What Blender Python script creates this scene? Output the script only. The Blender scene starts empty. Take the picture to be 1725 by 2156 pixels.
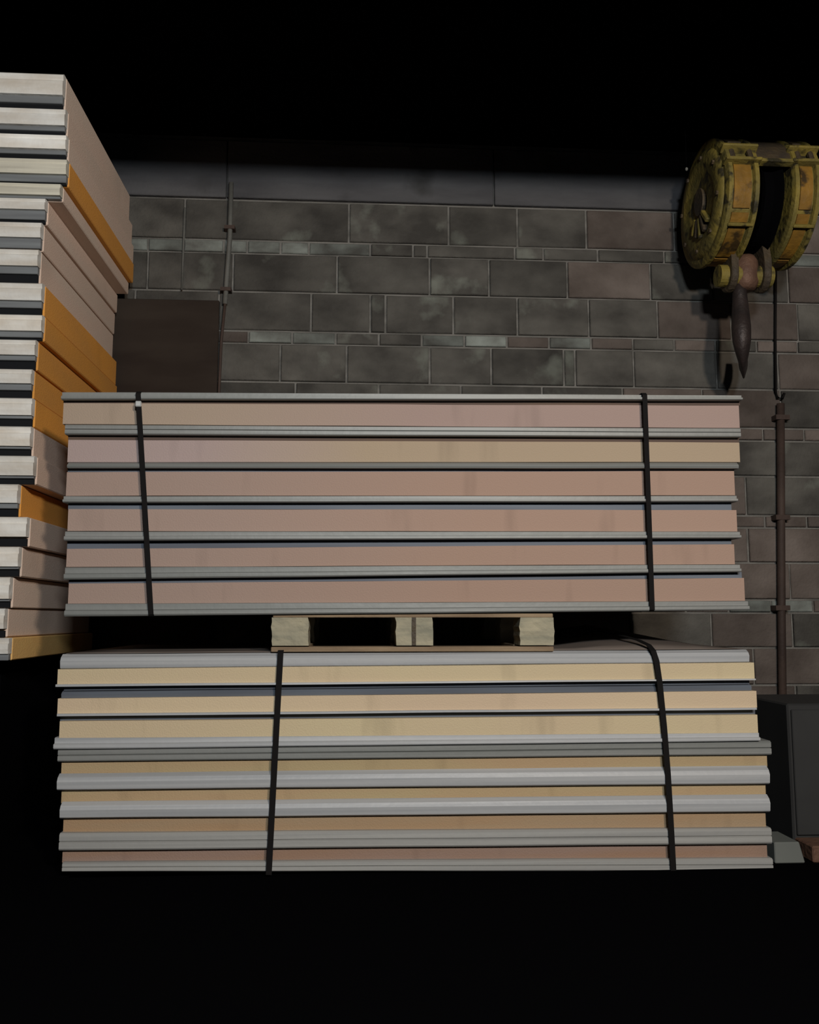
import bpy, bmesh, math, random
from mathutils import Vector, Matrix, noise
random.seed(7)
C = bpy.context.scene.collection
R = math.radians
# ---------------------------------------------------------------- camera
F = 1850.0; W, Hh = 1725, 2156
CAM = Vector((0, 0, 0.81))
cd = bpy.data.cameras.new('camera'); cam = bpy.data.objects.new('camera', cd); C.objects.link(cam)
cd.sensor_fit = 'HORIZONTAL'; cd.sensor_width = 36; cd.lens = F / W * 36; cd.clip_start = .05
cam.location = CAM; cam.rotation_euler = (R(90 + 6.84), 0, R(-3.44))
bpy.context.scene.camera = cam
CM = cam.rotation_euler.to_matrix()
# ---------------------------------------------------------------- world, lamps, exposure
w = bpy.data.worlds.new('world'); bpy.context.scene.world = w; w.use_nodes = True
w.node_tree.nodes['Background'].inputs[0].default_value = (.6, .65, .75, 1)
w.node_tree.nodes['Background'].inputs[1].default_value = 0.022
vs = bpy.context.scene.view_settings
vs.view_transform = 'Standard'; vs.look = 'None'; vs.exposure = -0.14; vs.gamma = 1; vs.use_curve_mapping = False
def lamp(name, kind, loc, target, power, col, size=None, sy=None):
    d = bpy.data.lights.new(name, kind); d.energy = power; d.color = col
    if kind == 'AREA':
        d.shape = 'RECTANGLE'; d.size = size; d.size_y = sy or size
    else: d.shadow_soft_size = size
    o = bpy.data.objects.new(name, d); C.objects.link(o); o.location = loc
    o.rotation_euler = (Vector(target) - Vector(loc)).to_track_quat('-Z', 'Y').to_euler()
    return o
lamp('key_lamp', 'POINT', (1.25, -1.3, 2.3), (0, 3, 1), 400, (1, .84, .69), .13)
lamp('cool_lamp', 'AREA', (0.45, -1.4, 2.2), (-.2, 3, 0.7), 95, (.86, .94, 1), .4, .2)
# ---------------------------------------------------------------- helpers
def P(u, v, Y):
    """pixel of the 1725x2156 photograph -> world point on the vertical plane y = Y"""
    d = CM @ Vector(((u - W / 2) / F, -(v - Hh / 2) / F, -1))
    return CAM + d * (Y / d.y)
def mk(name, base, rough=.6, metal=0, var=None, scale=(4, 4, 4), rnd=0, bump=0, bscale=60, detail=5, spots=None, sscale=6, sthr=.6, spec=.3, smear=None, xramp=None):
    m = bpy.data.materials.new(name); m.use_nodes = True; nt = m.node_tree; N = nt.nodes; L = nt.links
    b = N['Principled BSDF']; b.inputs['Roughness'].default_value = rough; b.inputs['Metallic'].default_value = metal
    b.inputs['Specular IOR Level'].default_value = spec
    tc = N.new('ShaderNodeTexCoord'); oi = N.new('ShaderNodeObjectInfo')
    add = N.new('ShaderNodeVectorMath'); add.operation = 'ADD'
    geo = N.new('ShaderNodeNewGeometry')
    L.new(geo.outputs['Position'], add.inputs[0])
    mul = N.new('ShaderNodeVectorMath'); mul.operation = 'SCALE'; mul.inputs[0].default_value = (7, 3, 5)
    L.new(oi.outputs['Random'], mul.inputs['Scale']); L.new(mul.outputs[0], add.inputs[1])
    mp = N.new('ShaderNodeMapping'); mp.inputs['Scale'].default_value = scale; L.new(add.outputs[0], mp.inputs[0])
    col = None
    if var:
        n = N.new('ShaderNodeTexNoise'); n.inputs['Scale'].default_value = 1; n.inputs['Detail'].default_value = detail
        L.new(mp.outputs[0], n.inputs['Vector'])
        r = N.new('ShaderNodeValToRGB'); r.color_ramp.elements[0].position = .32; r.color_ramp.elements[1].position = .68
        r.color_ramp.elements[0].color = (*base, 1); r.color_ramp.elements[1].color = (*var, 1)
        L.new(n.outputs['Fac'], r.inputs[0]); col = r.outputs[0]
        if xramp:
            sx = N.new('ShaderNodeSeparateXYZ'); L.new(geo.outputs['Position'], sx.inputs[0])
            mr = N.new('ShaderNodeMapRange'); mr.inputs[1].default_value = xramp[0]; mr.inputs[2].default_value = xramp[1]
            L.new(sx.outputs[0], mr.inputs[0]); ma = N.new('ShaderNodeMath'); ma.operation = 'MULTIPLY_ADD'; ma.inputs[1].default_value = .25
            L.new(n.outputs['Fac'], ma.inputs[0]); L.new(mr.outputs[0], ma.inputs[2]); L.new(ma.outputs[0], r.inputs[0])
    if spots:
        n = N.new('ShaderNodeTexNoise'); n.inputs['Scale'].default_value = sscale; n.inputs['Detail'].default_value = 6
        L.new(add.outputs[0], n.inputs['Vector'])
        r = N.new('ShaderNodeValToRGB'); r.color_ramp.elements[0].position = sthr; r.color_ramp.elements[1].position = sthr + .09
        L.new(n.outputs['Fac'], r.inputs[0])
        mx = N.new('ShaderNodeMix'); mx.data_type = 'RGBA'; L.new(r.outputs[0], mx.inputs[0])
        if col: L.new(col, mx.inputs[6])
        else: mx.inputs[6].default_value = (*base, 1)
        mx.inputs[7].default_value = (*spots, 1); col = mx.outputs[2]
    if smear:
        n = N.new('ShaderNodeTexNoise'); n.inputs['Scale'].default_value = 1; n.inputs['Detail'].default_value = 3
        mp2 = N.new('ShaderNodeMapping'); mp2.inputs['Scale'].default_value = (9, 2, 1.5); L.new(add.outputs[0], mp2.inputs[0]); L.new(mp2.outputs[0], n.inputs['Vector'])
        r = N.new('ShaderNodeMapRange'); r.inputs[1].default_value = .6; r.inputs[2].default_value = .75; r.inputs[3].default_value = 1; r.inputs[4].default_value = 1 - smear
        L.new(n.outputs['Fac'], r.inputs[0])
        h = N.new('ShaderNodeHueSaturation'); L.new(r.outputs[0], h.inputs['Value'])
        if col: L.new(col, h.inputs['Color'])
        else: h.inputs['Color'].default_value = (*base, 1)
        col = h.outputs[0]
    if rnd:
        h = N.new('ShaderNodeHueSaturation'); mr = N.new('ShaderNodeMapRange')
        mr.inputs[3].default_value = 1 - rnd; mr.inputs[4].default_value = 1 + rnd
        L.new(oi.outputs['Random'], mr.inputs[0]); L.new(mr.outputs[0], h.inputs['Value'])
        if col: L.new(col, h.inputs['Color'])
        else: h.inputs['Color'].default_value = (*base, 1)
        col = h.outputs[0]
    if col: L.new(col, b.inputs['Base Color'])
    else: b.inputs['Base Color'].default_value = (*base, 1)
    if bump:
        n = N.new('ShaderNodeTexNoise'); n.inputs['Scale'].default_value = bscale; n.inputs['Detail'].default_value = 4
        L.new(geo.outputs['Position'], n.inputs['Vector'])
        bp = N.new('ShaderNodeBump'); bp.inputs['Strength'].default_value = bump; bp.inputs['Distance'].default_value = .01
        L.new(n.outputs['Fac'], bp.inputs['Height']); L.new(bp.outputs[0], b.inputs['Normal'])
    return m
M = {}
M['block'] = mk('concrete_block', (.05, .047, .042), .9, var=(.128, .122, .108), scale=(4, 4, 6), rnd=.22, bump=.5, bscale=70, spots=(.17, .18, .155), sscale=3.2, sthr=.6)
M['block_red'] = mk('reddish_block', (.085, .068, .058), .9, var=(.17, .142, .125), scale=(4, 4, 5), rnd=.25, bump=.5, bscale=70)
M['block_light'] = mk('whitewashed_brick', (.27, .30, .275), .9, var=(.10, .10, .09), scale=(6, 6, 9), rnd=.35, bump=.4)
M['mortar'] = mk('mortar', (.12, .116, .105), .95, var=(.25, .24, .22), scale=(5, 5, 14), bump=.6, bscale=90)
M['lintel'] = mk('concrete_lintel', (.07, .07, .075), .9, var=(.12, .12, .125), scale=(2, 2, 8), bump=.3, spots=(.06, .06, .06), sscale=2.3, sthr=.62)
M['black'] = mk('near_black', (.0025, .0025, .003), .95, spec=0)  # plain near-black, shared by floor, ceiling, stand and ropes
M['shadeboard'] = mk('dark_brown_shade', (.03, .022, .018), .9, var=(.045, .035, .028), scale=(2, 2, 9), spec=.1)  # brown-black stand-in for shade on the wall; also on a stand leg
M['gap_black'] = mk('recess_shade_black', (.01, .011, .013), .8, spec=.15)  # black painted in for the shade of the panel end recesses
M['strap'] = mk('black_strapping', (.009, .008, .008), .8, spec=.12)
M['tray'] = mk('dull_grey_steel', (.20, .21, .20), .5, .15, var=(.27, .275, .265), scale=(.7, 4, 60), bump=.1, bscale=30, spec=.4)
M['tray_light'] = mk('pale_grey_steel', (.36, .375, .39), .45, .1, var=(.50, .51, .515), scale=(.6, 4, 70), bump=.1, bscale=30, spec=.45)
M['tray_falloff'] = mk('falloff_grey_steel', (.30, .30, .29), .5, .1, var=(.40, .40, .38), scale=(.6, 4, 70), bump=.1, bscale=30, spec=.4)  # darker copy of the pale steel, light falloff near the floor painted in
M['tray_warm'] = mk('dusty_brown_skin', (.17, .14, .12), .7, 0, var=(.12, .10, .09), scale=(3, 3, 9), spec=.2)
M['skin'] = mk('blue_grey_skin', (.15, .175, .21), .6, .1, var=(.10, .11, .135), scale=(1.5, 4, 20), spec=.3)
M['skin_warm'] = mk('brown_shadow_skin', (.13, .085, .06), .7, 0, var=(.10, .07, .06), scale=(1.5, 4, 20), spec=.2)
M['foil'] = mk('crinkled_aluminium', (.92, .92, .88), .4, 0, var=(.72, .66, .57), scale=(5, 5, 22), bump=.5, bscale=16, detail=6, rnd=.12, spec=.5)
M['foil_cream'] = mk('cream_aluminium', (.78, .75, .62), .45, .05, var=(.55, .52, .43), scale=(3, 5, 60), bump=.2, bscale=16, spec=.5)
M['lip'] = mk('grey_lip', (.26, .28, .29), .5, .2, var=(.19, .2, .21), scale=(3, 4, 50), spec=.4)
def foam(name, a, b, sc=(1.1, 2, 3), xr=None): return mk(name, a, .92, var=b, scale=sc, bump=.25, bscale=220, spec=.12, rnd=.05, smear=.16, xramp=xr)
M['f_pink'] = foam('pink_beige_foam', (.38, .28, .235), (.40, .275, .215), xr=(-.9, 1.3))
M['f_lav'] = foam('pale_pink_foam', (.41, .32, .30), (.42, .33, .235), xr=(-.9, .9))
M['f_beige'] = foam('beige_foam', (.42, .33, .255), (.40, .295, .26), xr=(-.9, 1.1))
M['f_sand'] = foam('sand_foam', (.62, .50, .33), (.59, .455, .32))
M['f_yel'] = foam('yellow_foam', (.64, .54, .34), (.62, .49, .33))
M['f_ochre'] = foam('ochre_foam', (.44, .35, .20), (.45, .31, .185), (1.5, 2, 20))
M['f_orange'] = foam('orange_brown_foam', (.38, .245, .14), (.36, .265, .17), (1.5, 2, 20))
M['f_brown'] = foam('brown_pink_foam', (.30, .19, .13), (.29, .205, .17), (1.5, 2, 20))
M['side_pink'] = foam('side_pink_foam', (.78, .585, .47), (.74, .59, .48), (2, 2, 8))
M['side_orange'] = foam('side_orange_foam', (.84, .375, .075), (.74, .345, .085), (2, 3, 8))
M['side_yellow'] = foam('side_yellow_foam', (.80, .53, .20), (.82, .47, .17), (3, 3, 6))
M['wood'] = mk('pale_pallet_wood', (.42, .38, .27), .9, var=(.26, .25, .19), scale=(9, 9, 40), bump=.5, bscale=50, spec=.15)
M['wood2'] = mk('pallet_board', (.34, .25, .16), .9, var=(.2, .14, .09), scale=(4, 4, 40), bump=.3, spec=.15)
M['yellow'] = mk('worn_yellow_paint', (.25, .19, .038), .6, var=(.13, .11, .034), scale=(9, 9, 9), bump=.5, bscale=45, spots=(.035, .03, .015), sscale=13, sthr=.53, spec=.3)
M['amber'] = mk('amber_paint', (.33, .17, .022), .55, var=(.17, .095, .02), scale=(10, 10, 10), bump=.35, bscale=40, spots=(.05, .03, .01), sscale=11, sthr=.55, spec=.3)
M['grime'] = mk('greasy_metal', (.045, .036, .028), .6, var=(.09, .065, .035), scale=(12, 12, 12), bump=.5, spec=.3)
M['rust'] = mk('rusty_brown_steel', (.12, .065, .045), .6, .2, var=(.18, .10, .065), scale=(14, 14, 14), bump=.4, spec=.3)
M['hook'] = mk('dark_forged_steel', (.03, .024, .023), .5, .3, var=(.05, .036, .033), scale=(10, 10, 14), bump=.3, spec=.4)
M['pipe'] = mk('grey_conduit', (.17, .17, .155), .6, var=(.10, .10, .09), scale=(10, 10, 5), bump=.2)
M['pipe_br'] = mk('brown_pipe', (.075, .05, .04), .7, var=(.045, .03, .025), scale=(10, 10, 5), bump=.2)
M['cab'] = mk('dark_grey_enamel', (.035, .036, .036), .6, var=(.026, .026, .026), scale=(3, 3, 3))
M['lgrey'] = mk('grey_enamel', (.16, .17, .155), .6, var=(.13, .14, .13), scale=(3, 3, 3))
M['buckle'] = mk('bright_buckle', (.7, .72, .7), .35, .5)
def obj(name, bm, m, parent=None, smooth=False):
    me = bpy.data.meshes.new(name); bmesh.ops.recalc_face_normals(bm, faces=bm.faces); bm.to_mesh(me); bm.free()
    if m: me.materials.append(m)
    if smooth:
        for p in me.polygons: p.use_smooth = True
    o = bpy.data.objects.new(name, me); C.objects.link(o)
    if parent:
        o.parent = parent
        o.matrix_parent_inverse = Matrix.Translation(parent.location).inverted() if parent.type == 'EMPTY' and not any(parent.rotation_euler) else Matrix()
    return o
def tag(o, label, cat, group=None):
    o['label'] = label; o['category'] = cat
    if group: o['group'] = group
    return o
def thing(name, loc, label, cat, group=None):
    o = bpy.data.objects.new(name, None); C.objects.link(o); o.location = loc; o.empty_display_size = .1
    return tag(o, label, cat, group)
def struct(o): o['kind'] = 'structure'; return o
def box(bm, x0, x1, y0, y1, z0, z1, bev=0):
    r = bmesh.ops.create_cube(bm, size=1, matrix=Matrix.Translation(((x0+x1)/2, (y0+y1)/2, (z0+z1)/2)) @ Matrix.Diagonal((x1-x0, y1-y0, z1-z0, 1)))
    if bev:
        es = list({e for v in r['verts'] for e in v.link_edges})
        bmesh.ops.bevel(bm, geom=es, offset=bev, segments=1, affect='EDGES')
    return bm
def nb(*a, **k): return box(bmesh.new(), *a, **k)
def rings(bm, rs, cap=True, closed=False):
    vs_ = [[bm.verts.new(p) for p in r] for r in rs]; n = len(vs_[0])
    m = len(vs_)
    for i in range(m if closed else m - 1):
        a, b = vs_[i], vs_[(i+1) % m]
        for j in range(n): bm.faces.new((a[j], a[(j+1) % n], b[(j+1) % n], b[j]))
    if cap and not closed: bm.faces.new(vs_[0][::-1]); bm.faces.new(vs_[-1])
    return bm
def tube(bm, pts, r, n=8):
    rs = []; pts = [Vector(p) for p in pts]
    for i, p in enumerate(pts):
        t = (pts[min(i+1, len(pts)-1)] - pts[max(i-1, 0)]).normalized()
        a = t.orthogonal().normalized() if abs(t.z) < .9 else t.cross(Vector((0, 1, 0))).normalized()
        b = t.cross(a); rr = r[i] if isinstance(r, (list, tuple)) else r
        rs.append([p + (a*math.cos(2*math.pi*k/n) + b*math.sin(2*math.pi*k/n))*rr for k in range(n)])
    return rings(bm, rs)
def lathe_x(bm, prof, cx, cy, cz, n=40):
    """prof: list of (x, r) going round the axle direction X; closed profile when r never 0"""
    rs = []
    for k in range(n):
        a = 2*math.pi*k/n
        rs.append([(cx + x, cy + r*math.cos(a), cz + r*math.sin(a)) for x, r in prof])
    return rings(bm, rs, cap=False, closed=True)
# ---------------------------------------------------------------- setting
YW = 4.15; XL, XR = -2.7, 2.9; ZC = 3.18
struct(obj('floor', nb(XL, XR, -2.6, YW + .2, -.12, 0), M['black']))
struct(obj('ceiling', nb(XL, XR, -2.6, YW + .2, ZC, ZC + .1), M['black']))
struct(obj('shade_baffle_1', nb(XL, XR, 2.2, 2.34, 2.735, ZC), M['black']))       # unseen baffle added overhead to shade the top of the wall
wall = struct(obj('wall_back', nb(XL, XR, YW + .012, YW + .2, 0, ZC), M['mortar']))
def zrow(v): return P(1100, v, YW).z
rows = [437, 520, 547, 626, 707, 733, 812, 895, 922, 998, 1082, 1108, 1183, 1262, 1290, 1365, 1445, 1525, 1605]
zs = [zrow(v) for v in rows] + [0.0]
fixed = {0: [388, 485, 735, 945, 1090, 1235, 1420], 2: [310, 490, 710, 905, 1030, 1195, 1370, 1500, 1660], 3: [460, 655, 780, 812, 955, 1090, 1240, 1385, 1540, 1680],
         5: [590, 730, 905, 1035, 1188, 1212, 1335, 1510, 1640], 7: [], 1: [310, 385, 470, 520, 590, 650, 780, 870, 900, 1085, 1145, 1260, 1400, 1500, 1650]}
bc = {}
def block(x0, x1, z0, z1, m):
    w_, h_ = round(x1-x0, 3), round(z1-z0, 3); g = .0055
    key = (w_, h_, m.name)
    proud = random.uniform(-.003, .006)
    if key not in bc:
        bm = nb(-w_/2+g, w_/2-g, 0, .03, -h_/2+g, h_/2-g)
        fe = [e for e in bm.edges if all(v.co.y < .001 for v in e.verts)]
        bmesh.ops.bevel(bm, geom=fe, offset=.004, segments=1, affect='EDGES')
        o = obj('block', bm, m, wall); bc[key] = o.data
    else:
        o = bpy.data.objects.new('block', bc[key]); C.objects.link(o); o.parent = wall
    o.location = ((x0+x1)/2, YW - proud, (z0+z1)/2)
    return o
for i in range(len(zs) - 1):
    z1, z0 = zs[i], zs[i+1]; thin = (z1 - z0) < .1
    xs = sorted(P(u, (rows[i] + 40), YW).x for u in fixed.get(i, []))
    step = .21 if thin else .4
    if not xs: xs = [(-.1 if i % 2 else .1)]
    while xs[-1] < XR: xs.append(xs[-1] + step)
    while xs[0] > XL: xs.insert(0, xs[0] - step)
    xs[0] = XL; xs[-1] = XR
    if xs[1] - xs[0] < .03: xs.pop(1)
    if xs[-1] - xs[-2] < .03: xs.pop(-2)
    for a, b in zip(xs, xs[1:]):
        mid = (a + b)/2
        if i == 1: m = M['block_light'] if (mid < .1 or random.random() < .2) else M['block']
        elif mid > .75 and random.random() < .42: m = M['block_red']
        elif i >= 4 and random.random() < .2: m = M['block_red']
        elif thin and random.random() < .3: m = M['block_light']
        else: m = M['block']
        block(a, b, z0, z1, m)
zt = zs[0]
# lintel units above the block courses
xs = [XL, P(478, 400, YW).x, P(1040, 400, YW).x, P(1580, 400, YW).x, XR]
for a, b in zip(xs, xs[1:]):
    obj('lintel', nb(a + .003, b - .003, YW - .012, YW + .03, zt + .006, zt + .30, bev=.004), M['lintel'], wall)
# conduits on the wall
def px_tube(pts, r, Y, n=8):
    return tube(bmesh.new(), [P(u, v, Y) for u, v in pts], r, n)
t = thing('conduit', P(470, 820, YW - .03), 'grey vertical conduit clipped to the block wall left of centre', 'pipe')
obj('tube', px_tube([(487, 385), (484, 500), (474, 640)], .012, YW - .03), M['pipe'], t, True)
obj('dark_tube', px_tube([(474, 640), (466, 720), (461, 835), (455, 1000)], .007, YW - .03), M['pipe_br'], t, True)
for v in (480, 610):
    p = P(484 if v < 500 else 476, v, YW - .03); obj('clip', nb(p.x - .025, p.x + .025, p.y - .014, YW + .002, p.z - .009, p.z + .009), M['pipe_br'], t)
tag(obj('cable', px_tube([(389, 437), (387, 500), (383, 610)], .0045, YW - .012), M['pipe'], None, True), 'thin grey cable running down the wall beside the left panel stack', 'cable')
tag(obj('cable', px_tube([(1634, 565), (1633, 700), (1634, 825), (1638, 838), (1648, 839), (1652, 828)], .0065, YW - .02), M['strap'], None, True), 'thin dark cable with hooked lower end on the wall below the yellow hook block', 'cable')
t = thing('drain_pipe', P(1645, 1600, YW - .03), 'brown vertical pipe on the wall right of the strapped stacks', 'pipe')
obj('tube', px_tube([(1644, 850), (1645, 1100), (1646, 1300), (1650, 1640)], .019, YW - .03, 10), M['pipe_br'], t, True)
for v in (880, 1090, 1280, 1480):
    p = P(1645, v, YW - .03); obj('bracket', nb(p.x - .035, p.x + .035, p.y - .022, YW + .002, p.z - .012, p.z + .012), M['pipe_br'], t)
# dark board added on the wall to stand in for the soft shade there
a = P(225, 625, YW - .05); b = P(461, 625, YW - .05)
tag(obj('shadeboard', nb(a.x - .3, b.x, YW - .035, YW - .015, 0, a.z, bev=.003), M['shadeboard']), 'dark brown board added for the shade on the wall between left stack and conduit', 'shadeboard')
# ---------------------------------------------------------------- strapped stacks of sandwich panels
D1 = 2.9; DEP = 1.0
PROF = {'flat': [(0, 0), (0, 1)],
        'lip': [(0, 0), (-.004, .12), (-.004, .42), (.006, .5), (.006, .95), (.012, 1)],
        'lip_thin': [(0, 0), (-.003, .3), (0, .6), (.012, 1)],
        'roll': [(.006, 0), (0, .08), (-.003, .55), (.004, .8), (.020, 1)],
        'double': [(.004, 0), (0, .1), (0, .45), (.006, .5), (.001, .56), (.001, .9), (.008, 1)]}
def loft(name, m, parent, Lt, Lb, Rt, Rb, uL, uR, yoff, prof='flat', wob=.0012, depth=DEP, n=24, ends=0):
    Y = D1 + yoff
    tl, bl, tr, br = P(uL, Lt, Y), P(uL, Lb, Y), P(uR, Rt, Y), P(uR, Rb, Y)
    s = random.uniform(0, 100); rs = []
    for i in range(n + 1):
        f = i / n
        x = tl.x + (tr.x - tl.x) * f
        dz = wob * noise.noise(Vector((x * 2.2 + s, s, 0)))
        zt_ = tl.z + (tr.z - tl.z) * f + dz; zb_ = bl.z + (br.z - bl.z) * f + dz
        r = [(x, Y + y, zb_ + (zt_ - zb_) * t_) for y, t_ in PROF[prof]]
        zt2, zb2 = zt_, zb_
        r += [(x, D1 + depth, zt2), (x, D1 + depth, zb2)]
        rs.append(r)
    return obj(name, rings(bmesh.new(), rs), m, parent)
ups = [  # foam: Lt Lb Rt Rb uL uR mat ; tray Lt Lb Rt Rb uL uR ; skin rows above foam
 ((849, 893, 854, 901, 134, 1556, 'f_beige'), (893, 914, 901, 920, 137, 1560, 'double'), (824, 849, 831, 854, 130, 1563)),
 ((926, 973, 932, 973, 144, 1557, 'f_lav'), (973, 985, 973, 986, 142, 1555, 'lip_thin'), (914, 926, 920, 932, 144, 1556)),
 ((994, 1044, 992, 1043, 141, 1546, 'f_pink'), (1044, 1058, 1043, 1056, 133, 1553, 'lip'), (985, 994, 986, 992, 143, 1546)),
 ((1072, 1118, 1074, 1119, 144, 1551, 'f_pink'), (1118, 1138, 1119, 1133, 136, 1560, 'lip'), (1058, 1072, 1056, 1074, 144, 1540)),
 ((1156, 1194, 1146, 1188, 141, 1546, 'f_pink'), (1194, 1220, 1188, 1204, 136, 1560, 'lip'), (1138, 1156, 1133, 1146, 142, 1540)),
 ((1229, 1271, 1217, 1265, 145, 1567, 'f_pink'), (1271, 1298, 1265, 1284, 137, 1577, 'lip'), (1220, 1229, 1204, 1217, 145, 1562))]
ulab = ['topmost beige foam panel of the upper strapped stack, with thin steel cover sheet',
 'second panel from top of upper strapped stack, lavender left, sand right',
 'third panel from the top of the upper strapped stack, pink foam edge',
 'fourth panel from the top of the upper strapped stack, under a deep dark joint',
 'fifth panel from the top of the upper strapped stack, foam edge half in shadow',
 'lowest panel of the upper strapped stack, salmon foam edge resting on the pallet']
for k, (fo, tr, sk) in enumerate(ups):
    p0 = P(850, fo[1], D1 + DEP/2)
    t = thing('insulated_panel', (0.2, D1 + DEP/2, P(850, tr[1], D1).z), ulab[k], 'panel', 'panels of the upper strapped stack')
    loft('foam_core', M[fo[6]], t, *fo[:4], fo[4], fo[5], .022)
    loft('steel_tray', M['tray'], t, *tr[:6], 0, tr[6])
    if k == 0:
        loft('cover_sheet', M['tray'], t, 824, 841, 831, 842, 130, 1563, .0, 'lip')
        loft('top_skin', M['skin_warm'], t, 841, 849, 842, 854, 134, 1558, .026)
    else:
        loft('top_skin', M['skin_warm' if k == 1 else 'skin'], t, *sk, .027 if k != 4 else .03)
lows = [
 [('steel_tray', 'tray_light', 1378, 1409, 1368, 1395, 128, 1577, .006, 'roll'), ('foam_core', 'f_yel', 1409, 1441, 1395, 1429, 122, 1588, .008, 'flat'), ('bottom_skin', 'tray_light', 1441, 1446, 1429, 1432, 117, 1592, -.004, 'flat')],
 [('gap_filler', 'skin', 1446, 1454, 1432, 1440, 135, 1578, .026, 'flat'), ('steel_tray', 'skin', 1454, 1471, 1440, 1455, 130, 1582, .022, 'roll'), ('foam_core', 'f_sand', 1471, 1503, 1455, 1490, 122, 1593, .008, 'flat'), ('bottom_skin', 'tray_light', 1503, 1508, 1490, 1494, 120, 1594, -.003, 'flat')],
 [('top_skin', 'skin', 1508, 1519, 1494, 1505, 127, 1590, .03, 'flat'), ('foam_core', 'f_yel', 1519, 1554, 1505, 1543, 126, 1595, .008, 'flat'), ('steel_tray', 'tray_light', 1554, 1578, 1543, 1560, 114, 1600, .0, 'lip')],
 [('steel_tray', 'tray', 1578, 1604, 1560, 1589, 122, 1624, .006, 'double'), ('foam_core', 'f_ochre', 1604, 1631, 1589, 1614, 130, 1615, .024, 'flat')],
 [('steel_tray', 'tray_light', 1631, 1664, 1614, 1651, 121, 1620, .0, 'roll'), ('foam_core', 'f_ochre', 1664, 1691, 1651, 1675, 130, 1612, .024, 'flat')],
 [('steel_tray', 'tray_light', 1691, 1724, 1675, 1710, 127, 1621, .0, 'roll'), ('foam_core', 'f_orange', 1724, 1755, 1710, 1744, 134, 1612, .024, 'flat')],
 [('steel_tray', 'tray_falloff', 1755, 1791, 1744, 1777, 125, 1625, .0, 'double'), ('foam_core', 'f_brown', 1791, 1817, 1777, 1808, 132, 1615, .024, 'flat')],
 [('steel_tray', 'tray_falloff', 1817, 1836, 1808, 1834, 131, 1628, .002, 'double')]]
llab = ['topmost panel of the lower strapped stack, pale bluish steel edge over yellow foam',
 'second panel from the top of the lower strapped stack, shaded blue-grey tray over sand foam',
 'third panel from the top of the lower strapped stack, thick yellow foam over steel lip',
 'fourth panel from top of lower strapped stack, double grey rim over ochre foam',
 'fifth panel from top of the lower strapped stack, bright rolled rim over ochre foam',
 'sixth panel from the top of the lower strapped stack, bright rolled rim over orange foam',
 'seventh panel from top of the lower strapped stack, grey rim over brownish pink foam',
 'lowest panel visible in the lower strapped stack, only its pale steel rim showing']
for k, bands in enumerate(lows):
    t = thing('insulated_panel', (0.2, D1 + DEP/2, max(0, P(850, bands[-1][4], D1).z)), llab[k], 'panel', 'panels of the lower strapped stack')
    for nm, m, Lt, Lb, Rt, Rb, uL, uR, yo, pr in bands: loft(nm, M[m], t, Lt, Lb, Rt, Rb, uL, uR, yo, pr)
    if k == 7:
        xa, xb = P(131, 1836, D1).x, P(1628, 1836, D1).x
        obj('foam_core', nb(xa + .01, xb - .01, D1 + .03, D1 + DEP, 0, P(1628, 1830, D1).z - .002), M['gap_black'], t)
    if k == 0:   # bowed loose skin rising towards the back
        zf = P(300, 1378, D1).z; n = 16; top = []; xa, xb = P(128, 1378, D1).x, P(1577, 1368, D1).x
        zl, zr = P(128, 1378, D1).z, P(1577, 1368, D1).z
        bm = bmesh.new(); g = []
        for j in range(9):
            row = []
            for i in range(n + 1):
                f = i/n; gy = j/8
                bow = 0
                if f > .735: bow = .075 * math.sin(math.pi * min(1, (f-.735)/.265))**1.1 * gy**.8
                row.append((bm.verts.new((xa + .01 + (xb - xa - .02)*f, D1 + .022 + gy*(DEP-.03), zl + (zr-zl)*f + .0015 + bow)),))
            g.append([r[0] for r in row])
        for j in range(8):
            for i in range(n): bm.faces.new((g[j][i], g[j][i+1], g[j+1][i+1], g[j+1][i]))
        o = obj('top_skin', bm, M['tray_warm'], t, True); md = o.modifiers.new('thickness', 'SOLIDIFY'); md.thickness = .0015; md.offset = 1
# ---------------------------------------------------------------- straps
def ribbon(pts, wdt, th=.0022, wdir=Vector((1, 0, 0))):
    rs = []; pts = [Vector(p) for p in pts]
    for i, p in enumerate(pts):
        t_ = (pts[min(i+1, len(pts)-1)] - pts[max(i-1, 0)]).normalized()
        wd = (wdir - t_ * wdir.dot(t_)).normalized(); nn = t_.cross(wd).normalized()
        rs.append([p + wd*wdt/2 + nn*th/2, p - wd*wdt/2 + nn*th/2, p - wd*wdt/2 - nn*th/2, p + wd*wdt/2 - nn*th/2])
    return rings(bmesh.new(), rs)
yf = D1 - .008
def strap_loop(top, bot, wdt, label, toppath=None, closed=True, mid=None):
    a = P(*top, yf); b = P(*bot, yf)
    zt_ = a.z + .004; zb_ = b.z - .003
    back = D1 + DEP + .006
    pts = []
    if toppath: pts += toppath
    else: pts += [(a.x, back, zb_ + .05 if closed else zt_ - .2), (a.x, back, zt_ - .01), (a.x, back - .01, zt_), (a.x, D1 + .3, zt_), (a.x, yf + .012, zt_ + .001)]
    pts += [(a.x, yf, a.z - .004)]
    if mid: pts += [P(*m_, yf) for m_ in mid]
    for f in (.25, .5, .75): 
        if not mid: pts.append(a.lerp(b, f))
    pts += [(b.x, yf, b.z + (.0 if closed else 0))]
    if closed: pts += [(b.x, yf + .01, zb_), (b.x, yf + .2, zb_)]
    return ribbon(pts, wdt), a, b
g = 'black straps around the panel stacks'
t = thing('strap', P(305, 1295, yf), 'black strap with bright buckle around the left part of the upper stack', 'strap', g)
bm, a, b = strap_loop((291, 826), (318, 1294), .0165, ''); obj('band', bm, M['strap'], t)
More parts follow.
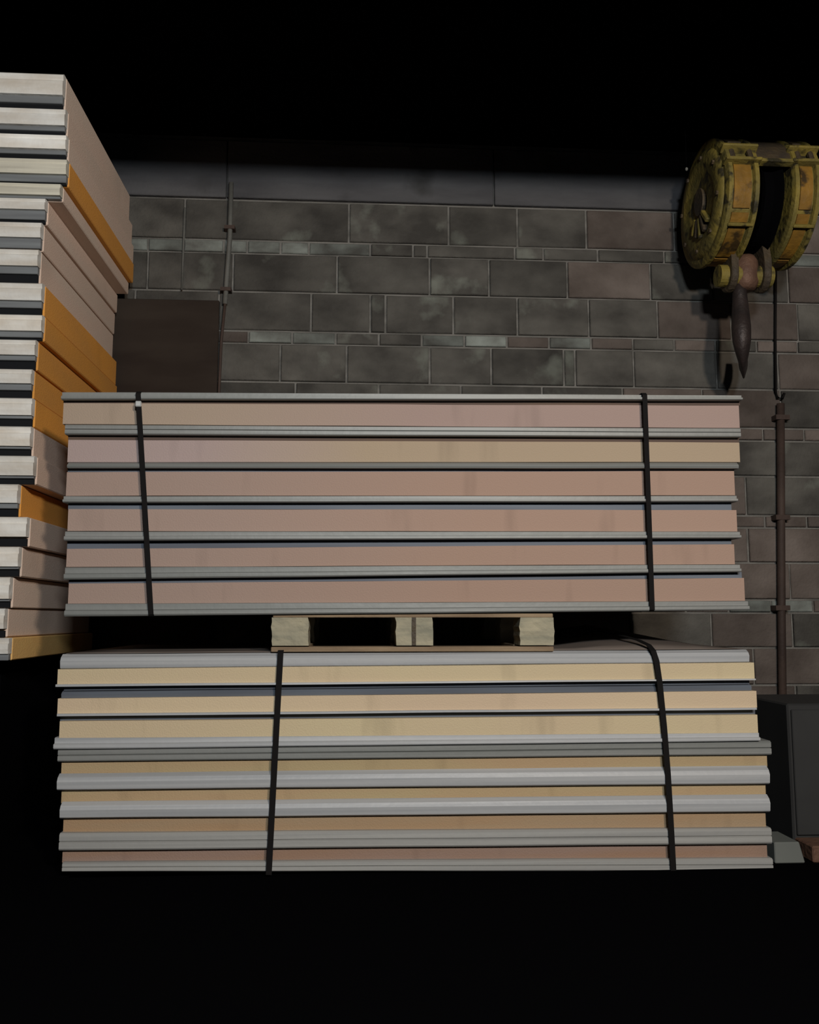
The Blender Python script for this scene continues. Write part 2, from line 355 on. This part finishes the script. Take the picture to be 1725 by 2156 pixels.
p = P(292, 851, yf); obj('buckle', nb(p.x - .010, p.x + .010, p.y - .008, p.y + .001, p.z - .010, p.z + .010, bev=.003), M['buckle'], t)
bm, a, b = strap_loop((1358, 829), (1374, 1284), .0165, ''); tag(obj('strap', bm, M['strap']), 'black strap around the right end of the upper stack', 'strap', g)
bm, a, b = strap_loop((591, 1373), (566, 1842), .0185, '', closed=False); tag(obj('strap', bm, M['strap']), 'black strap down the lower stack below the left pallet block', 'strap', g)
q = P(1378, 1372, yf)
tp = [(P(1040, 1340, 3.9).x, D1 + DEP - .02, q.z + .012), (P(1150, 1340, 3.6).x, 3.55, q.z + .012), P(1258, 1328, 3.35), P(1310, 1338, 3.15), P(1345, 1348, 3.02), P(1366, 1358, 2.93)]
bm, a, b = strap_loop((1376, 1368), (1419, 1842), .0185, '', toppath=tp, closed=False, mid=[(1383, 1392), (1390, 1440), (1399, 1530), (1407, 1630), (1413, 1730)])
tag(obj('strap', bm, M['strap']), 'black strap curving over the right top edge of the lower stack', 'strap', g)
# ---------------------------------------------------------------- pallet
YP = D1 + .012
pz1 = P(850, 1291, D1).z; pz0 = P(850, 1373, D1).z + .001
x0, x1 = P(571, 1365, YP).x, P(1166, 1365, YP).x
t = thing('pallet', ((x0+x1)/2, YP + .45, pz0), 'pale wooden pallet between the upper and lower strapped stacks', 'pallet')
bt = .013; zb1 = pz0 + .020; zt0 = pz1 - .014
xb = [(572, 650), (834, 912), (1095, 1167)]
for bi, (ua, ub) in enumerate(xb):
    xa, xc = P(ua, 1330, YP).x, P(ub, 1330, YP).x
    obj('bottom_board', nb(xa - .005 if bi else x0, xc if bi < 2 else x1, YP + .1, YP + .94, pz0, zb1, bev=.002), M['wood2'], t)
    for r_, yy in enumerate((YP, YP + .4, YP + .82)):
        bm = nb(xa, xc, yy, yy + .12, zb1, zt0)
        bmesh.ops.subdivide_edges(bm, edges=bm.edges[:], cuts=5, use_grid_fill=True)
        for v in bm.verts:
            v.co.x += .006 * noise.noise(Vector((v.co.x*8, v.co.z*45 + bi*9, yy))); v.co.y += .004 * noise.noise(v.co*40)
        obj('block', bm, M['wood'], t)
obj('bottom_board', nb(x0, x1, YP - .003, YP + .098, pz0, zb1 - .004, bev=.002), M['wood2'], t)
bm = nb(P(834, 1330, YP).x + .052, P(834, 1330, YP).x + .066, YP - .003, YP, zb1, zt0); obj('stain_strip', bm, M['grime'], t)
for k in range(6):
    yy = YP + k*.165
    obj('top_board', nb(x0 + .004, x1, yy, yy + .1, zt0, pz1 - .001, bev=.002), M['wood2'], t)
# ---------------------------------------------------------------- left stack
YL = 3.1; YE = 4.07
# (bright top, bright bottom, grey bottom, next top), corner x, side colour
Ls = [(150,198,212,222,134,'p'),(224,262,270,277,138,'p'),(279,312,320,327,140,'p'),(330,365,379,382,141,'o'),(383,410,414,414,128,'p'),(415,441,459,463,96,'p'),(465,500,520,521,87,'p'),(522,560,574,591,81,'p'),
 (593,633,646,659,89,'o'),(660,697,708,712,89,'o'),(713,748,757,773,75,'o'),(775,808,820,834,67,'o'),(836,875,880,888,68,'o2'),(896,940,944,956,65,'p'),(958,1002,1006,1017,72,'p'),
 (1018,1060,1070,1085,38,'o'),(1087,1131,1133,1149,57,'p'),(1150,1194,1198,1212,40,'p'),(1214,1262,1266,1278,21,'p'),(1280,1325,1328,1340,10,'p'),(1342,1378,1391,1391,19,'y')]
cols = {'p': 'side_pink', 'o': 'side_orange', 'o2': 'side_orange', 'y': 'side_yellow'}
ords = {3: 'top orange', 20: 'lowest'}
llabs = ['topmost pink foam panel of the tall left stack', 'pink foam panel second from the top of the tall left stack', 'pink foam panel directly above the single upper orange one in the left stack',
 'single orange foam panel high in the left stack between pink ones, cream end', 'pink panel just under the upper orange one in left stack, cream end sticking out',
 'pink panel of the left stack, second below the upper orange one, end set back', 'pink panel of the left stack, third below the upper orange one, bright foil end',
 'pink panel of the left stack directly above the group of orange panels', 'first orange panel from the top of the orange group in the left stack',
 'second orange panel of the orange group in the left stack', 'third orange panel of the orange group in the left stack', 'fourth orange panel of the orange group, just above the upper stack top',
 'lowest panel of the orange group in left stack, beside the topmost upper-stack panel', 'pink panel of left stack directly below the orange group, tan end',
 'pink panel of left stack directly above the short jutting orange one', 'single orange panel in lower half of left stack, end set back left',
 'pink panel of left stack directly below the single lower orange one', 'fourth panel from the bottom of the tall left stack, pink side',
 'third panel from the bottom of the tall left stack, pink side', 'second panel from the bottom of the tall left stack, pink side', 'lowest panel of the tall left stack, yellow-orange side, on the dark stand']
zc = lambda v: P(50, v, YL).z
for k, (a, b, c, d, u, cl) in enumerate(Ls):
    xr = P(u, (a + b)/2, YL).x; z1, zm, zg, z0 = zc(a), zc(b), zc(c), zc(d)
    nxt = zc(Ls[k+1][0]) + .0005 if k < 20 else z0
    t = thing('insulated_panel', (-1.7, 3.6, nxt), llabs[k], 'panel', 'panels of the tall left stack')
    core = nb(-2.45, xr, YL + .03, YE + random.uniform(-.02, .02), nxt, z1 - .0015, bev=.0035)
    obj('foam_core', core, M[cols[cl]], t)
    cream = k in (3, 4)
    # bright steel end cap with creased face
    n = 3; bm = bmesh.new(); rs = []
    for i in range(25):
        x = -2.45 + (xr + 2.45 - .002) * i/24; wv = .0012*noise.noise(Vector((x*5, k*3.1, 0)))
        h = z1 - zm
        rs.append([(x, YL + wv, zm + .002), (x, YL - .004 + wv, zm + h*.3), (x, YL - .004 - wv, zm + h*.6), (x, YL + .004 + wv, zm + h*.68), (x, YL + .0 + wv, z1 - h*.1), (x, YL + .008, z1 - .002), (x, YL + .035, z1 - .002), (x, YL + .035, zm + .002)])
    obj('end_cap', rings(bm, rs), M['foil_cream' if cream else 'foil'], t)
    if zm - zg > .006: obj('lip', nb(-2.45, xr - .004, YL + .010, YL + .032, zg, zm + .002, bev=.002), M['lip'], t)
    if zg - nxt > .006: obj('gap_filler', nb(-2.45, xr - .006, YL + .022, YL + .0305, nxt + .0005, zg), M['gap_black'], t)  # black strip put in for the shade of the recess under the cap
# stand under the left stack
zb = zc(1391)
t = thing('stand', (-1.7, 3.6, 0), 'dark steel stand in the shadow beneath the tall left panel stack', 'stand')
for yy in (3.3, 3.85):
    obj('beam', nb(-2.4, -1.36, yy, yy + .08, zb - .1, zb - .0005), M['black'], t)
    for xx in (-2.35, -1.44): obj('leg', nb(xx, xx + .07, yy + .005, yy + .075, 0, zb - .1), M['shadeboard'] if xx > -2 else M['black'], t)
obj('front_shade_sheet', nb(-2.4, -1.285, 3.28, 3.298, 0, zb - .002), M['black'], t)  # black sheet added as the deep shade under the left stack
obj('side_shade_sheet', nb(-1.285, -1.27, 3.28, 4.05, 0, zb - .002), M['black'], t)  # same added shade along the side, hiding the wall beyond
# ---------------------------------------------------------------- things on the right
a = P(1657, 1482, 3.2)
t = thing('cabinet', (a.x + .25, 3.35, 0), 'dark grey metal cabinet in the shade right of the lower stack', 'cabinet')
obj('body', nb(a.x, a.x + .5, 3.2, 3.6, 0, a.z, bev=.006), M['cab'], t)
obj('door', nb(a.x + .012, a.x + .488, 3.19, 3.2, .03, a.z - .02, bev=.003), M['cab'], t)
a = P(1684, 1773, 2.95); xs0 = P(1632, 1800, 2.95).x
bm = nb(xs0, a.x, 2.95, 3.1, 0, a.z, bev=.003)
for v in bm.verts:
    if v.co.x > a.x - .01 and v.co.z < .02: v.co.x += .016
tag(obj('tray', bm, M['lgrey']), 'low grey metal tray on the floor at the right end of the lower stack', 'tray')
a = P(1711, 1782, 2.95)
tag(obj('wood_block', nb(a.x, a.x + .12, 2.95, 3.07, 0, a.z, bev=.004), M['rust']), 'brown block on the floor at the far right edge', 'block')
# ---------------------------------------------------------------- hook block
YH = 2.28
c0 = P(1479, 432, YH)              # axle centre at the left face
RR = .5 * (P(1479, 310, YH).z - P(1479, 556, YH).z)
t = thing('hook_block', (c0.x + .13, YH, c0.z - RR), 'worn yellow crane hook block hanging at upper right with dark steel hook', 'crane hook')
def place(o): return o
TH1, GAP, TH2 = .088, .09, .075
def housing(xo, th, first):
    h = obj('sheave_housing', lathe_x(bmesh.new(), [(xo, RR*.30), (xo, RR*.93), (xo + .004, RR), (xo + .014, RR), (xo + .017, RR*.93), (xo + th - .017, RR*.93), (xo + th - .014, RR), (xo + th - .003, RR), (xo + th, RR*.95), (xo + th, RR*.3)], *c0, 48), M['yellow'], t, False)
    # recessed amber rim panels, front side
    for a0, a1 in ((-148, -100), (-196, -152), (-96, -55)):
        bm = bmesh.new(); rs = []
        for k in range(9):
            an = R(a0 + (a1 - a0)*k/8)
            rs.append([(c0.x + xx, c0.y + r_*math.cos(an), c0.z + r_*math.sin(an)) for xx, r_ in ((xo + .021, RR*.92), (xo + .021, RR*.955), (xo + th - .021, RR*.955), (xo + th - .021, RR*.92))])
        obj('rim_plate', rings(bm, rs), M['amber'], h)
    # split flange with bolts
    for an in (166, 150):
        bm = nb(xo - .004, xo + th + .004, -.012, .016, -.0045, .0045, bev=.002)
        M4 = Matrix.Translation(c0) @ Matrix.Rotation(R(an), 4, 'X') @ Matrix.Translation((0, RR*.985, 0))
        bm.transform(M4); obj('flange', bm, M['yellow'], h)
    for xx in (.02, th - .02):
        bm = bmesh.new(); bmesh.ops.create_cone(bm, cap_ends=True, segments=6, radius1=.0075, radius2=.0075, depth=.03)
        bm.transform(Matrix.Translation(c0) @ Matrix.Rotation(R(158), 4, 'X') @ Matrix.Translation((xo + xx, RR*.985, 0))); obj('bolt', bm, M['grime'], h)
    # rib low on the rim
    bm = nb(xo + .012, xo + th - .006, -.006, .010, -.004, .004, bev=.002)
    bm.transform(Matrix.Translation(c0) @ Matrix.Rotation(R(222), 4, 'X') @ Matrix.Translation((0, RR*.97, 0))); obj('rib', bm, M['yellow'], h)
    # dark slot where the rope enters, top front
    bm = nb(xo + .026, xo + th - .026, -.003, .006, -.028, .028)
    bm.transform(Matrix.Translation(c0) @ Matrix.Rotation(R(126), 4, 'X') @ Matrix.Translation((0, RR*.95, 0))); obj('rope_slot', bm, M['grime'], h)
    return h
h1 = housing(0, TH1, True)
h2 = housing(TH1 + GAP, TH2, False)
# left face: dished disc, hub, ribs
obj('face_plate', lathe_x(bmesh.new(), [(.004, .02), (-.006, RR*.28), (-.002, RR*.5), (-.010, RR*.62), (-.008, RR*.80), (.002, RR*.88), (.01, RR*.86), (.012, .02)], *c0, 48), M['yellow'], h1, True)
bm = bmesh.new(); bmesh.ops.create_cone(bm, cap_ends=True, segments=24, radius1=.031, radius2=.031, depth=.014)
bm.transform(Matrix.Translation(c0 + Vector((-.004, 0, .008))) @ Matrix.Rotation(R(90), 4, 'Y') @ Matrix.Diagonal((1.25, 1, 1, 1))); obj('axle_cap', bm, M['grime'], h1)
for an, ln, m in ((250, .055, 'grime'), (268, .06, 'yellow'), (286, .05, 'grime'), (232, .05, 'yellow'), (305, .045, 'yellow')):
    bm = nb(-.016, 0, .04, .04 + ln, -.006, .006, bev=.002)
    bm.transform(Matrix.Translation(c0) @ Matrix.Rotation(R(an), 4, 'X')); obj('rib', bm, M[m], h1)
for an in range(0, 360, 45):
    bm = bmesh.new(); bmesh.ops.create_cone(bm, cap_ends=True, segments=6, radius1=.006, radius2=.006, depth=.012)
    bm.transform(Matrix.Translation(c0) @ Matrix.Rotation(R(an + 12), 4, 'X') @ Matrix.Translation((-.008, RR*.74, 0)) @ Matrix.Rotation(R(90), 4, 'Y')); obj('bolt', bm, M['grime'], h1)
# axle through both housings, sheave and closed back between them
bm = bmesh.new(); bmesh.ops.create_cone(bm, cap_ends=True, segments=20, radius1=.05, radius2=.05, depth=TH1 + GAP + TH2 - .01)
bm.transform(Matrix.Translation(c0 + Vector(((TH1 + GAP + TH2)/2, 0, 0))) @ Matrix.Rotation(R(90), 4, 'Y')); obj('axle', bm, M['grime'], t)
gx = TH1 + GAP/2
obj('sheave', lathe_x(bmesh.new(), [(gx - .03, .04), (gx - .03, RR*.86), (gx - .012, RR*.74), (gx + .012, RR*.74), (gx + .03, RR*.86), (gx + .03, .04)], *c0, 40), M['black'], t)
# tie flange linking the two housings
bm = nb(TH1, TH1 + GAP, -.01, .012, -.005, .005, bev=.002)
bm.transform(Matrix.Translation(c0) @ Matrix.Rotation(R(166), 4, 'X') @ Matrix.Translation((0, RR*.985, 0))); obj('tie_bar', bm, M['yellow'], t)
bm = bmesh.new(); rs = []
for k in range(15):
    an = R(60 + (162 - 60)*k/14)
    rs.append([(c0.x + xx, c0.y + r_*math.cos(an), c0.z + r_*math.sin(an)) for xx, r_ in ((TH1 - .004, RR*.93), (TH1 - .004, RR*.97), (TH1 + GAP + .004, RR*.97), (TH1 + GAP + .004, RR*.93))])
obj('rope_guard', rings(bm, rs), M['grime'], t)
# hanger cheeks, crosshead, swivel and hook
xc = c0.x + TH1 + .022; zx = P(1560, 582, YH).z
for sx, m in ((-.052, 'grime'), (.04, 'grime')):
    bm = bmesh.new(); rs = []
    for k in range(20):
        a_ = 2*math.pi*k/20
        y_ = .044*math.cos(a_); z_ = .045*math.sin(a_)
        if z_ > 0: z_ *= 2.6
        rs.append([(xc + sx, YH + y_, zx + z_), (xc + sx + .02, YH + y_, zx + z_)])
    vsA = [bm.verts.new(r[0]) for r in rs]; vsB = [bm.verts.new(r[1]) for r in rs]
    bm.faces.new(vsA); bm.faces.new(vsB[::-1])
    for k in range(20): bm.faces.new((vsA[k], vsA[(k+1) % 20], vsB[(k+1) % 20], vsB[k]))
    bmesh.ops.bevel(bm, geom=[e for e in bm.edges if abs(e.verts[0].co.x - e.verts[1].co.x) < 1e-5], offset=.003, segments=1, affect='EDGES')
    obj('hanger_plate', bm, M[m], t)
bm = bmesh.new(); bmesh.ops.create_cone(bm, cap_ends=True, segments=20, radius1=.030, radius2=.030, depth=.15)
bm.transform(Matrix.Translation((xc, YH, zx)) @ Matrix.Rotation(R(90), 4, 'Y')); obj('crosshead', bm, M['yellow'], t, False)
def lathe_z(prof, c, n=24):
    rs = [[(c[0] + r_*math.cos(2*math.pi*k/n), c[1] + r_*math.sin(2*math.pi*k/n), c[2] + z_) for k in range(n)] for r_, z_ in prof]
    return rings(bmesh.new(), rs)
obj('swivel', lathe_z([(.026, .055), (.034, .04), (.036, .0), (.034, -.022), (.026, -.036), (.022, -.04)], (xc + .004, YH, zx), 24), M['rust'], t, True)
# hook, swept in the vertical plane along the line of sight
va = math.atan2(xc, YH) ; hd = Vector((math.sin(va), math.cos(va), 0)); hs = Vector((hd.y, -hd.x, 0))
top = P(1557, 600, YH); tip = P(1560, 782, YH)
Lh = top.z - tip.z; path = [(0, 0)]
path = [(0, 0), (0, -.10), (-.01, -.25), (.0, -.40)]
cy, cz, rh = .30, -.64, .30
path = [(0, .0), (0, -.12), (0, -.24)]
for k in range(15):
    an = R(150 + 210*k/14)
    path.append((.20 + .31*math.cos(an)*1.0, -.60 + .33*math.sin(an)))
path[2] = (-.015, -.28)
def wid(z):   # half width across the hook as a function of height (0 at top, -1 at lowest)
    pts_ = [(0, .017), (-.12, .0175), (-.3, .0205), (-.55, .0235), (-.72, .021), (-.85, .013), (-.95, .0055), (-1.1, .003)]
    for (z1_, w1), (z2_, w2) in zip(pts_, pts_[1:]):
        if z >= z2_: return w1 + (w2 - w1)*(z1_ - z)/(z1_ - z2_)
    return .003
rs = []
np_ = len(path)
for i, (fy, fz) in enumerate(path):
    q0 = Vector(path[max(0, i-1)]); q1 = Vector(path[min(np_-1, i+1)]); d_ = (q1 - q0).normalized()
    nrm = Vector((-d_.y, d_.x))
    thick = .024 if i < 3 else (.030 if i < 12 else .030 - .0065*(i - 12)*.75)
    thick = max(thick, .006)
    ring = []
    for k in range(12):
        a_ = 2*math.pi*k/12
        off = nrm * (thick*math.sin(a_)/Lh*.75)
        f_ = fz + off.y
        lw = wid(min(0, f_)) * (1 if i < 12 else max(.35, 1 - (i-12)*.12))
        p = top + hd*((fy + off.x)*Lh) + Vector((0, 0, f_*Lh)) + hs*(lw*1.1*math.cos(a_))
        ring.append(p)
    rs.append(ring)
obj('hook', rings(bmesh.new(), rs), M['hook'], t, True)
# the block hangs back over the far part of the stack: set its real size and place
S = 3.76 / 2.28; c1 = P(1479, 432, 3.76); newL = c1 + S * (t.location - c0)
# wire ropes up to the ceiling
for xx in (gx - .012, gx + .03):
    obj('wire_rope', tube(bmesh.new(), [(c0.x + xx, YH + .01, c0.z + RR*.7), (c0.x + xx, YH + .01, t.location.z + (ZC - newL.z)/S)], .005, 6), M['black'], t)
t.scale = (S, S, S); t.location = newL
p = P(1446, 356, YH + 1.2)
t2 = thing('cord', (p.x, p.y, p.z), 'thin grey cord with small knob left of the yellow hook block', 'cord')
obj('line', tube(bmesh.new(), [p, (p.x, p.y, p.z + .05), (p.x, p.y, ZC)], .0012, 5), M['black'], t2)
obj('knob', lathe_z([(.002, .008), (.006, .003), (.006, -.003), (.002, -.008)], p, 10), M['pipe'], t2, True)
